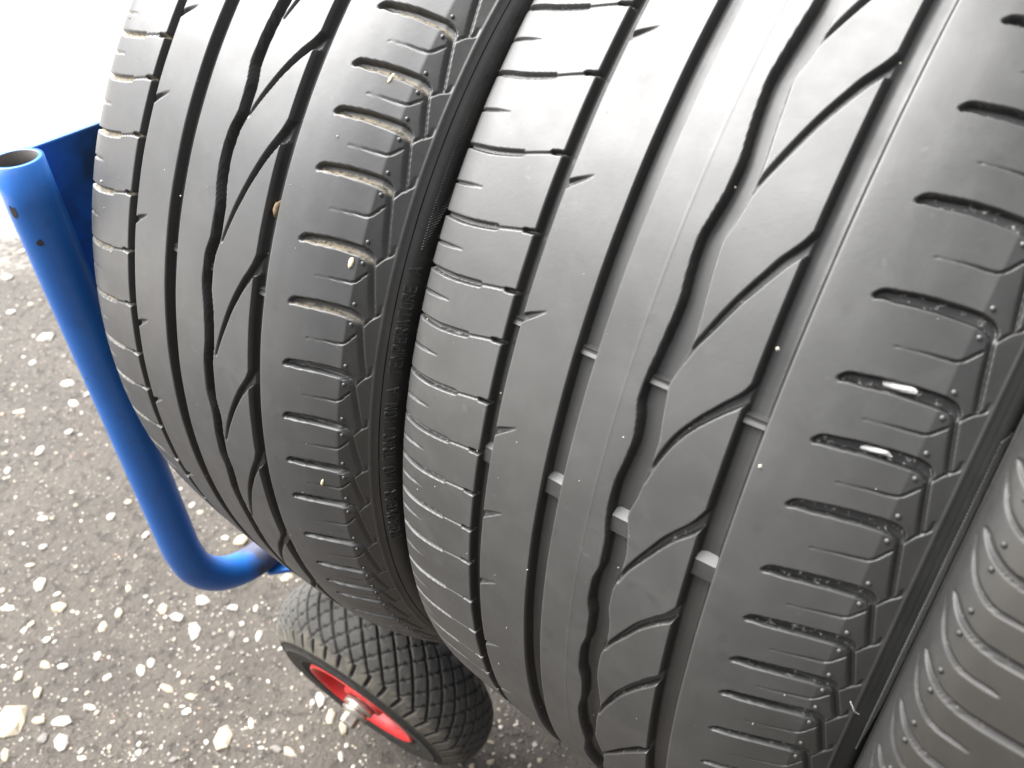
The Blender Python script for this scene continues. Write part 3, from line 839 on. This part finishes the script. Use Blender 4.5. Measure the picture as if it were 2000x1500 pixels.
serration(tA, MA, tA0, RUB_A, -4.4, 24, .0050, .0135, .24, 1.2)
serration(tB, MF, np.array([0, 0, GZ]), RUB_B, -30, -3, .0035, .0080, .26, .8)
serration(tB, MF, np.array([0, 0, GZ]), RUB_B, -34, 4, .0100, .0135, .20, -.5)

# ---- right tyre, another tread
def tyre_c():
    t0 = np.array([.230, 0, GZ])
    base = empty('car_tyre', Vector(t0) + Vector((0, 0, -R)))
    tag(base, 'car tyre with curved shoulder grooves, cut off at the lower right of the picture', 'car tyre', 'used car tyres standing in a row on the trolley')
    u = np.concatenate([np.arange(-.1250, -.066, .0005), np.arange(-.066, .121, .006)])
    th = nonuniform(-48, 2, .1)
    thd = np.degrees(th)
    tr = Tread(th, u)
    e = -11.76 + 4.25 * 6
    ends = []
    while e > -70: ends.append(e); e -= 4.25
    nubs = []
    for a in ends:
        tr.stroke([(-.1212, a - .1, .0007, .0016), (-.1202, a - .3, .0009, .0018), (-.1180, a - .75, .0010, .0020), (-.1152, a - 1.15, .0011, .0022), (-.1113, a - 1.5, .0012, .0024),
                   (-.1070, a - 1.65, .0013, .0026), (-.1010, a - 1.72, .0014, .0026), (-.0950, a - 1.72, .0014, .0026), (-.0850, a - 1.7, .0014, .0026), (-.075, a - 1.7, .0013, .002)], edge=.0007, dust=.9, dark=.9)
        tr.stroke([(-.1232, a - .75, .0004, .0007), (-.1222, a - 1.2, .0004, .0010), (-.1204, a - 2.0, .0005, .0014), (-.1186, a - 2.62, .0005, .0014), (-.1150, a - 3.25, .0006, .0016), (-.1115, a - 3.6, .0007, .0018),
                   (-.1080, a - 3.7, .0006, .0018), (-.1037, a - 3.72, .0006, .0016), (-.0998, a - 3.75, .0004, .0010)], edge=.0007, dust=.8, dark=.9)
        nubs += [(-.1157, a - .2), (-.1158, a - 1.75)]
    rr = profile_c(u)[None] + tr.H
    V = revolve(th, u, rr, MF, t0)
    nr, nc = rr.shape
    top = np.clip(1 + tr.H / .0006, 0, 1)
    wear_shade = (.5 + .5 * top) * np.clip((u[None] + .120) / .009, 0, 1) * (.15 + .85 * tr.K)
    gr = np.abs(np.gradient(tr.H, axis=0)) / (R * math.radians(.1))
    edge = .2 * np.clip(gr * .6, 0, 1) * np.clip(1 + tr.H / .0016, 0, 1)
    at = {'wear_shade': wear_shade.ravel(), 'dust': tr.D.ravel(), 'edge': edge.ravel()}
    Vf = V.reshape(-1, 3)
    obj('tread', npmesh('tread', Vf, orient(Vf, grid_faces(nr, nc, True), (Vf - t0) * np.array([0, 1, 1])), at), RUB_C, base)
    ths = np.radians(np.concatenate([np.arange(-180, -75, 3.0), np.arange(-75, 30, .8), np.arange(30, 180, 3.0)]))
    px, pr = np.array([-.1248, -.1249, -.1249, -.1258, -.1246, -.1242, -.1238, -.1235, -.120, -.112, -.100, -.098]), np.array([.3030, .3010, .2995, .2985, .2975, .290, .280, .265, .250, .235, .229, .240])
    tt = np.linspace(0, 1, 70); kk = np.linspace(0, 1, len(px))
    x, r = pchip(tt, kk, px), pchip(tt, kk, pr)
    Vs = revolve(ths, x, r, MF, t0); k_ = len(ths) * 70
    obj('sidewall', npmesh('sidewall', Vs.reshape(-1, 3), orient(Vs.reshape(-1, 3), grid_faces(len(ths), 70, True), np.broadcast_to([-1.0, 0, 0], (k_, 3))), {'wear_shade': np.zeros(k_), 'dust': np.zeros(k_), 'edge': np.zeros(k_)}), RUB_C, base)
    sphV = []
    for rr_, hh in [(.00115, -.0003), (.00105, .00035), (.0007, .0008)]:
        for q in range(10): sphV.append((rr_ * math.cos(q * .6283), rr_ * math.sin(q * .6283), hh))
    sphV.append((0, 0, .00095)); sphV = np.array(sphV)
    qf = np.array([(a * 10 + b, a * 10 + (b + 1) % 10, (a + 1) * 10 + (b + 1) % 10, (a + 1) * 10 + b) for a in (0, 1) for b in range(10)])
    tf = np.array([(20 + b, 20 + (b + 1) % 10, 30) for b in range(10)])
    me = npmesh('rubber_nub', sphV, [qf, tf], {'wear_shade': np.full(31, .3), 'dust': np.zeros(31), 'edge': np.zeros(31)})
    for uu, tt_ in nubs:
        if not (-32 < tt_ < 0): continue
        a = math.radians(tt_); r0 = float(profile_c(np.array([uu]))[0])
        P = revolve(np.array([a]), np.array([uu]), np.array([r0]), MF, t0)[0, 0]
        nl = np.array([-.45, -.89 * math.cos(a), .89 * math.sin(a)]) @ MF.T
        o = obj('rubber_nub', me, RUB_C, base, P)
        o.rotation_euler = Vector(nl).to_track_quat('Z', 'Y').to_euler()
tyre_c()

# ------------------------------------------------------------------ sack truck the tyres stand on
truck = empty('sack_truck', (-.29, -.2, 0.0))
tag(truck, 'blue tubular sack truck with a red-rimmed pneumatic wheel, under the tyres', 'sack truck')
TX = -.400
def arc(c, r, a0, a1, n_=12):
    return [(TX, c[0] + r * math.cos(a), c[1] + r * math.sin(a)) for a in np.radians(np.linspace(a0, a1, n_))]
el = .062
path = [(TX, -.3345, GZ + z) for z in np.linspace(.150, -.19, 14)]
path += arc((-.3330 + el, GZ - .2000), el, 180, 270)[1:]
path += [(TX, y, GZ - .262) for y in np.linspace(-.25, .25, 10)]
path += arc((.3330 - el, GZ - .2000), el, 270, 360)
path += [(TX, .3345, GZ + z) for z in np.linspace(-.185, .15, 10)]
V, F = tube(path, .0150, 28, cap=False)
V2, F2 = tube(path, .0120, 28, cap=False)
rim = np.array([(i, (i + 1) % 28, len(V) + (i + 1) % 28, len(V) + i) for i in range(28)])
t = NT('blue_tube_paint')
c = t.mix(t.ramp(t.noise(18, 4, .6), .3, .7), (.014, .105, .39), (.018, .135, .48))
sy = t.n.new('ShaderNodeSeparateXYZ'); t.link(t.co, sy.inputs[0])
rub = t.math('MULTIPLY', t.ramp(t.math('ADD', sy.outputs[1], t.math('MULTIPLY', t.noise(30, 5, .7), .06)), -.062, -.045), t.ramp(sy.outputs[2], .42, .36))
c = t.mix(t.math('MULTIPLY', rub, .85), c, (.052, .040, .030))
c = t.mix(t.math('MULTIPLY', t.ramp(t.noise(45, 6, .75), .55, .72), .30), c, (.03, .045, .08))
c = t.mix(t.ramp(t.noise(170, 3, .6), .72, .74), c, (.04, .032, .027))
t.set(Base_Color=c, Roughness=t.math('ADD', t.ramp(t.noise(40, 3), .3, .7, .28, .42), t.math('MULTIPLY', rub, .3)))
t.bump(t.noise(240, 3), .2, .0006)
TUBE_BLUE = t.m
tme = npmesh('toe_tube', np.vstack([V, V2]), [F[0][:, ::-1], F2[0] + len(V), rim])
tme.materials.append(TUBE_BLUE); tme.materials.append(BARE)
mi_ = np.zeros(len(tme.polygons), np.int32); mi_[len(F[0]):len(F[0]) + len(F2[0])] = 1
tme.polygons.foreach_set('material_index', mi_)
guard = obj('toe_tube', tme, None, truck)
# paint chips on the tube
def chip_patch(z, ang, sx, sz, seed):
    r_ = np.random.default_rng(seed); k_ = 9
    a = np.linspace(0, 2 * np.pi, k_, endpoint=False); q = r_.uniform(.7, 1.15, k_)
    Vc = [(0, 0)] + [(math.cos(x) * p * sx, math.sin(x) * p * sz) for x, p in zip(a, q)]
    rad_ = .01515
    W = [(TX + rad_ * math.cos(ang + s_ / rad_), -.3345 + rad_ * math.sin(ang + s_ / rad_), GZ + z + h_) for s_, h_ in Vc]
    Ft = np.array([(0, 1 + i, 1 + (i + 1) % k_) for i in range(k_)])
    obj('paint_chip', npmesh('paint_chip', np.array(W), Ft), BARE, guard)
chip_patch(.1235, math.radians(-72), .0026, .0042, 1)
chip_patch(.1035, math.radians(-40), .0024, .0026, 2)
chip_patch(.1440, math.radians(-118), .0045, .0040, 3)
chip_patch(-.098, math.radians(-105), .0012, .0050, 4)
# toe plate
V, F = box((TX - .0185, .014, GZ + .063), (.005, .672, .182), .0012)
V[:, 2] += np.where(V[:, 2] > GZ, np.clip((V[:, 1] + .336) * .08, -.002, .012) - .0083, 0)
obj('toe_plate', npmesh('toe_plate', V, F, smooth=False), BLUE_WORN, truck)
# bed rails and the gusset at the corner
for sgn in (-1, 1):
    V, F = box((.02, sgn * .145, GZ - .318), (.84, .030, .030), .003)
    obj('bed_rail', npmesh('bed_rail', V, F, smooth=False), BLUE, truck)
gp = [(-.404, -.2755), (-.388, -.2745), (-.362, -.246), (-.362, -.16), (-.404, -.16)]
gz0, gz1 = GZ - .2775, GZ - .2735
V = np.array([(x, y, gz1) for x, y in gp] + [(x, y, gz0) for x, y in gp])
bot = np.array([[9, 8, 7, 6, 5]]); topf = np.array([[0, 1, 2, 3, 4]])
sd = np.array([(i, 5 + i, 5 + (i + 1) % 5, (i + 1) % 5) for i in range(5)])
obj('gusset_plate', npmesh('gusset_plate', V, [topf, bot, sd], smooth=False), BLUE, truck)
# axle, wheel (the wheel sits a little cambered on its worn axle)
WX, WY, WZ = -.3176, -.2609, GZ - .4507
wn = np.array([-.0954, 1.0, .2258]); wn /= np.linalg.norm(wn)
wx = np.array([1.0, 0, 0]); wx -= wn * (wx @ wn); wx /= np.linalg.norm(wx)
WR = np.stack([wx, wn, np.cross(wx, wn)], 1)
WC = np.array([WX, WY, WZ])
def wrot(V): return (np.asarray(V, float) - WC) @ WR.T + WC
V, F = tube([(WX, WY - .004, WZ), (WX, WY + .45, WZ)], .0085, 16)
obj('axle', npmesh('axle', wrot(V), F), STEEL, truck)
wheel = empty('wheel', (WX, WY + .042, WZ))
wheel.parent = truck; wheel.location = Vector((WX, WY + .042, WZ)) - truck.location
pv = np.array([.010, .003, -.001, -.002, .001, .006, .0125, .0215, .032, .0425, .053, .0635, .0725, .079, .084, .087, .086, .082, .075])
pr = np.array([.0620, .0680, .0780, .0890, .1000, .1085, .1170, .1235, .1272, .1285, .1272, .1235, .1170, .1085, .1000, .0890, .0780, .0680, .0620])
seg = np.r_[0, np.cumsum(np.hypot(np.diff(pv), np.diff(pr)))]
sc_ = np.arange(0, seg[-1], .0011)
cv, cr_ = pchip(sc_, seg, pv), pchip(sc_, seg, pr)
wmid = sc_ - seg[9]
phi = np.linspace(-math.pi, math.pi, 720, endpoint=False)
ss = phi * .128
W_, S_ = np.meshgrid(wmid, ss, indexing='xy')
sp = 2 * math.pi * .128 / 42
a_ = ((S_ + W_ * .92) / sp) % 1.0; b_ = ((S_ - W_ * .92) / sp) % 1.0
da = np.minimum(a_, 1 - a_) * sp * .72; db = np.minimum(b_, 1 - b_) * sp * .72
g1_ = np.clip(1.45 - da / .0010, 0, 1); g2_ = .75 * np.clip(1.05 - db / .0006, 0, 1)
tabs = np.clip(1 - np.abs(((W_ / .0065) % 1) - .5) * 5, 0, 1) * np.clip(1.6 - db / .0016, 0, 1)
gg = np.maximum(np.maximum(g1_, g2_), tabs * .8)
inb = np.clip((.036 - np.abs(W_)) / .003, 0, 1)
lug = ((S_ / sp + .30) % 1.0); dl = np.minimum(lug, 1 - lug) * sp
sh_ = np.clip(1.5 - dl / .0017, 0, 1) * np.clip((.049 - np.abs(W_)) / .004, 0, 1) * np.clip((np.abs(W_) - .031) / .002, 0, 1)
hgt = -.0032 * np.maximum(gg * inb, sh_)
# step under the lugs and the rings of the sidewall
hgt += -.0018 * np.clip((np.abs(W_) - .049) / .002, 0, 1) + .0012 * np.exp(-((np.abs(W_) - .060) / .0016)**2) + .0009 * np.exp(-((np.abs(W_) - .079) / .0015)**2)
dv, dr_ = np.gradient(cv), np.gradient(cr_); Ln = np.hypot(dv, dr_)
nx_, nr_ = -dr_ / Ln, dv / Ln
vv = cv[None] + nx_[None] * hgt; rr = cr_[None] + nr_[None] * hgt
Vw = np.stack([WX + rr * np.sin(phi)[:, None], WY + vv, WZ + rr * np.cos(phi)[:, None]], -1)
wear_ = np.clip(1 + hgt / .0012, 0, 1) * np.clip((.047 - np.abs(W_)) / .002, 0, 1) * .75 + .10
dust_ = np.clip((np.abs(W_) - .026) / .006, 0, 1) * np.clip(1 + hgt / .0012, 0, 1) * np.clip((.052 - np.abs(W_)) / .004, 0, 1)
me = npmesh('tyre', wrot(Vw.reshape(-1, 3)), orient(Vw.reshape(-1, 3), grid_faces(720, len(cv), True), (Vw.reshape(-1, 3) - WC) * np.array([1, 0, 1])), {'wear_shade': wear_.ravel(), 'dust': dust_.ravel()})
obj('tyre', me, WTREAD, wheel)

def lathe_y(prof, nseg=64):
    p = np.array(prof)
    ph = np.linspace(0, 2 * np.pi, nseg, endpoint=False)
    Vl = np.stack([WX + p[None, :, 1] * np.sin(ph)[:, None], np.broadcast_to(WY + p[None, :, 0], (nseg, len(p))), WZ + p[None, :, 1] * np.cos(ph)[:, None]], -1)
    return wrot(Vl.reshape(-1, 3)), [grid_faces(nseg, len(p), True)]
V, F = lathe_y([(.022, .0555), (.012, .0640), (.004, .0655), (.0015, .0645), (.0012, .0620), (.004, .0595), (.010, .0575), (.020, .0555), (.026, .0525), (.029, .047), (.030, .036), (.028, .030), (.022, .0265), (.012, .0245), (.006, .0235), (.004, .0220), (.004, .0165)])
obj('rim', npmesh('rim', V, F), RED, wheel)
V, F = lathe_y([(.006, .0000), (.003, .0165), (-.002, .0170), (-.003, .0165), (-.003, .0130), (-.005, .0128), (-.006, .0150), (-.008, .0150), (-.009, .0128), (-.0105, .0125), (-.0110, .0090)])
obj('hub_washers', npmesh('hub_washers', V, F), STEEL, wheel)
V, F = lathe_y([(-.008, .0092), (-.019, .0090), (-.021, .0082), (-.0215, .0050), (-.0200, .0000)], 6)
obj('axle_nut', npmesh('axle_nut', V, F, smooth=False), STEEL, wheel)

# ------------------------------------------------------------------ bits lying on the tyres
STRAW = plain('pale_straw', (.62, .54, .34), .7, 0, .3, 400)
LUMP = plain('white_plaster', (.66, .655, .63), .95, 0, .25, 500, .8, 900)
LUMP.node_tree.nodes['Principled BSDF'].inputs['Specular IOR Level'].default_value = .1
def on_tyre(u, deg, M3, t0, lift=0.0):
    a = math.radians(deg); r0 = float(profile_ab(np.array([u]))[0]) + lift
    P = revolve(np.array([a]), np.array([u]), np.array([r0]), M3, t0)[0, 0]
    nl = np.array([0, -math.cos(a), math.sin(a)]) @ M3.T
    tg = np.array([0, math.sin(a), math.cos(a)]) @ M3.T
    ax = np.array([1, 0, 0]) @ M3.T
    return P, nl, tg, ax
def blob(name, P, nl, tg, ax, a, b, h_, rot, mat, seed, parent=None):
    r_ = np.random.default_rng(seed); k_ = 10
    e1 = tg * math.cos(rot) + ax * math.sin(rot); e2 = -tg * math.sin(rot) + ax * math.cos(rot)
    Vb = []
    for f, z in ((1.0, -.0002), (.85, h_ * .6), (.5, h_)):
        for q in range(k_):
            an = q * 2 * math.pi / k_; w_ = f * (r_.uniform(.85, 1.15) if mat is not LUMP else r_.uniform(.6, 1.25))
            Vb.append(e1 * a * w_ * math.cos(an) + e2 * b * w_ * math.sin(an) + nl * z)
    Vb.append(nl * h_ * 1.1)
    q_ = np.array([(i * k_ + j, i * k_ + (j + 1) % k_, (i + 1) * k_ + (j + 1) % k_, (i + 1) * k_ + j) for i in (0, 1) for j in range(k_)])
    t_ = np.array([(2 * k_ + j, 2 * k_ + (j + 1) % k_, 3 * k_) for j in range(k_)])
    return obj(name, npmesh(name, np.array(Vb) + P, [q_, t_]), mat, parent)
tB0 = np.array([0, 0, GZ])
o = blob('straw_fleck', *on_tyre(.0798, -7.08, MA, tA0), .0030, .0014, .0006, .1, STRAW, 3)
tag(o, 'pale yellow seed husk, largest of the flecks on the left tyre\'s shoulder', 'debris fleck')
o = blob('straw_fleck', *on_tyre(.0734, -29.1, MA, tA0), .0024, .0009, .0006, .3, STRAW, 4)
tag(o, 'small yellowish chaff fleck low on the left tyre, near its dark lower end', 'debris fleck')
o = blob('straw_fleck', *on_tyre(.0725, 7.45, MA, tA0), .0024, .0008, .0005, .2, STRAW, 5)
tag(o, 'thin yellowish chaff fleck high on the left tyre, below its second shoulder slot', 'debris fleck')
o = blob('mud_clod', *on_tyre(.0345, -5.16, MA, tA0, -.0048), .0042, .0016, .0022, .05, plain('dry_mud', (.20, .14, .085), .85, 0, .3, 300, .5), 6)
tag(o, 'brown clod of dry mud stuck in a groove of the left tyre', 'mud clod')
for uu, dd, rot, sd, lab in ((.0690, -1.93, 1.43, 7, 'white chalky lump lodged in a shoulder slot of the middle tyre, upper one'),
                             (.0700, -5.87, 1.43, 8, 'white chalky lump lodged in a shoulder slot of the middle tyre, lower one')):
    o = blob('chalky_lump', *on_tyre(uu, dd, MF, tB0, -.0033), .0062, .0013, .0016, rot, LUMP, sd)
    tag(o, lab, 'chalky lump')
# loose dust specks and fibre bits too many to count
Vd, Fd = [], []
for k in range(140):
    left = k < 80
    M3, t0 = (MA, tA0) if left else (MF, tB0)
    uu = RNG.uniform(-.118, .080); dd = RNG.uniform(-48, 16) if left else RNG.uniform(-45, 18)
    P, nl, tg, ax = on_tyre(uu, dd, M3, t0, .00005)
    a = RNG.uniform(.00015, .00042) * (1 + 2.0 * (RNG.random() < .15)); b = a * RNG.uniform(.25, .7) if RNG.random() < .6 else a
    rot = RNG.normal(.3, .5)
    e1 = tg * math.cos(rot) + ax * math.sin(rot); e2 = -tg * math.sin(rot) + ax * math.cos(rot)
    q = len(Vd)
    for s1, s2, z in ((-1, 0, 0), (0, 1, 0), (1, 0, 0), (0, -1, 0), (0, 0, .9)):
        Vd.append(P + e1 * a * s1 + e2 * b * s2 + nl * b * z)
    Fd += [(q, q + 1, q + 4), (q + 1, q + 2, q + 4), (q + 2, q + 3, q + 4), (q + 3, q, q + 4)]
o = obj('dust_specks', npmesh('dust_specks', np.array(Vd), np.array(Fd), smooth=False), plain('pale_dust', (.34, .32, .27), .85, 0, .3, 900, 0))
tag(o, 'pale dust specks scattered over the tyre treads', 'dust', None, 'stuff')

def hair(name, pts, rad, label):
    P = np.array(pts); tt = np.linspace(0, 1, 14); kk = np.linspace(0, 1, len(P))
    Q = np.stack([pchip(tt, kk, P[:, c]) for c in range(3)], -1)
    V, F = tube(Q, rad, 6)
    o = obj(name, npmesh(name, V, F), LUMP)
    tag(o, label, 'fibre')
def surf(u, d, lift): return on_tyre(u, d, MF, tB0, lift)[0]
hair('fibre', [surf(.0940, -24.0, .0012), surf(.0962, -24.6, .0022), surf(.0985, -25.4, .0012)], .00012, 'fine pale fibre on the sidewall between the middle and right tyre')
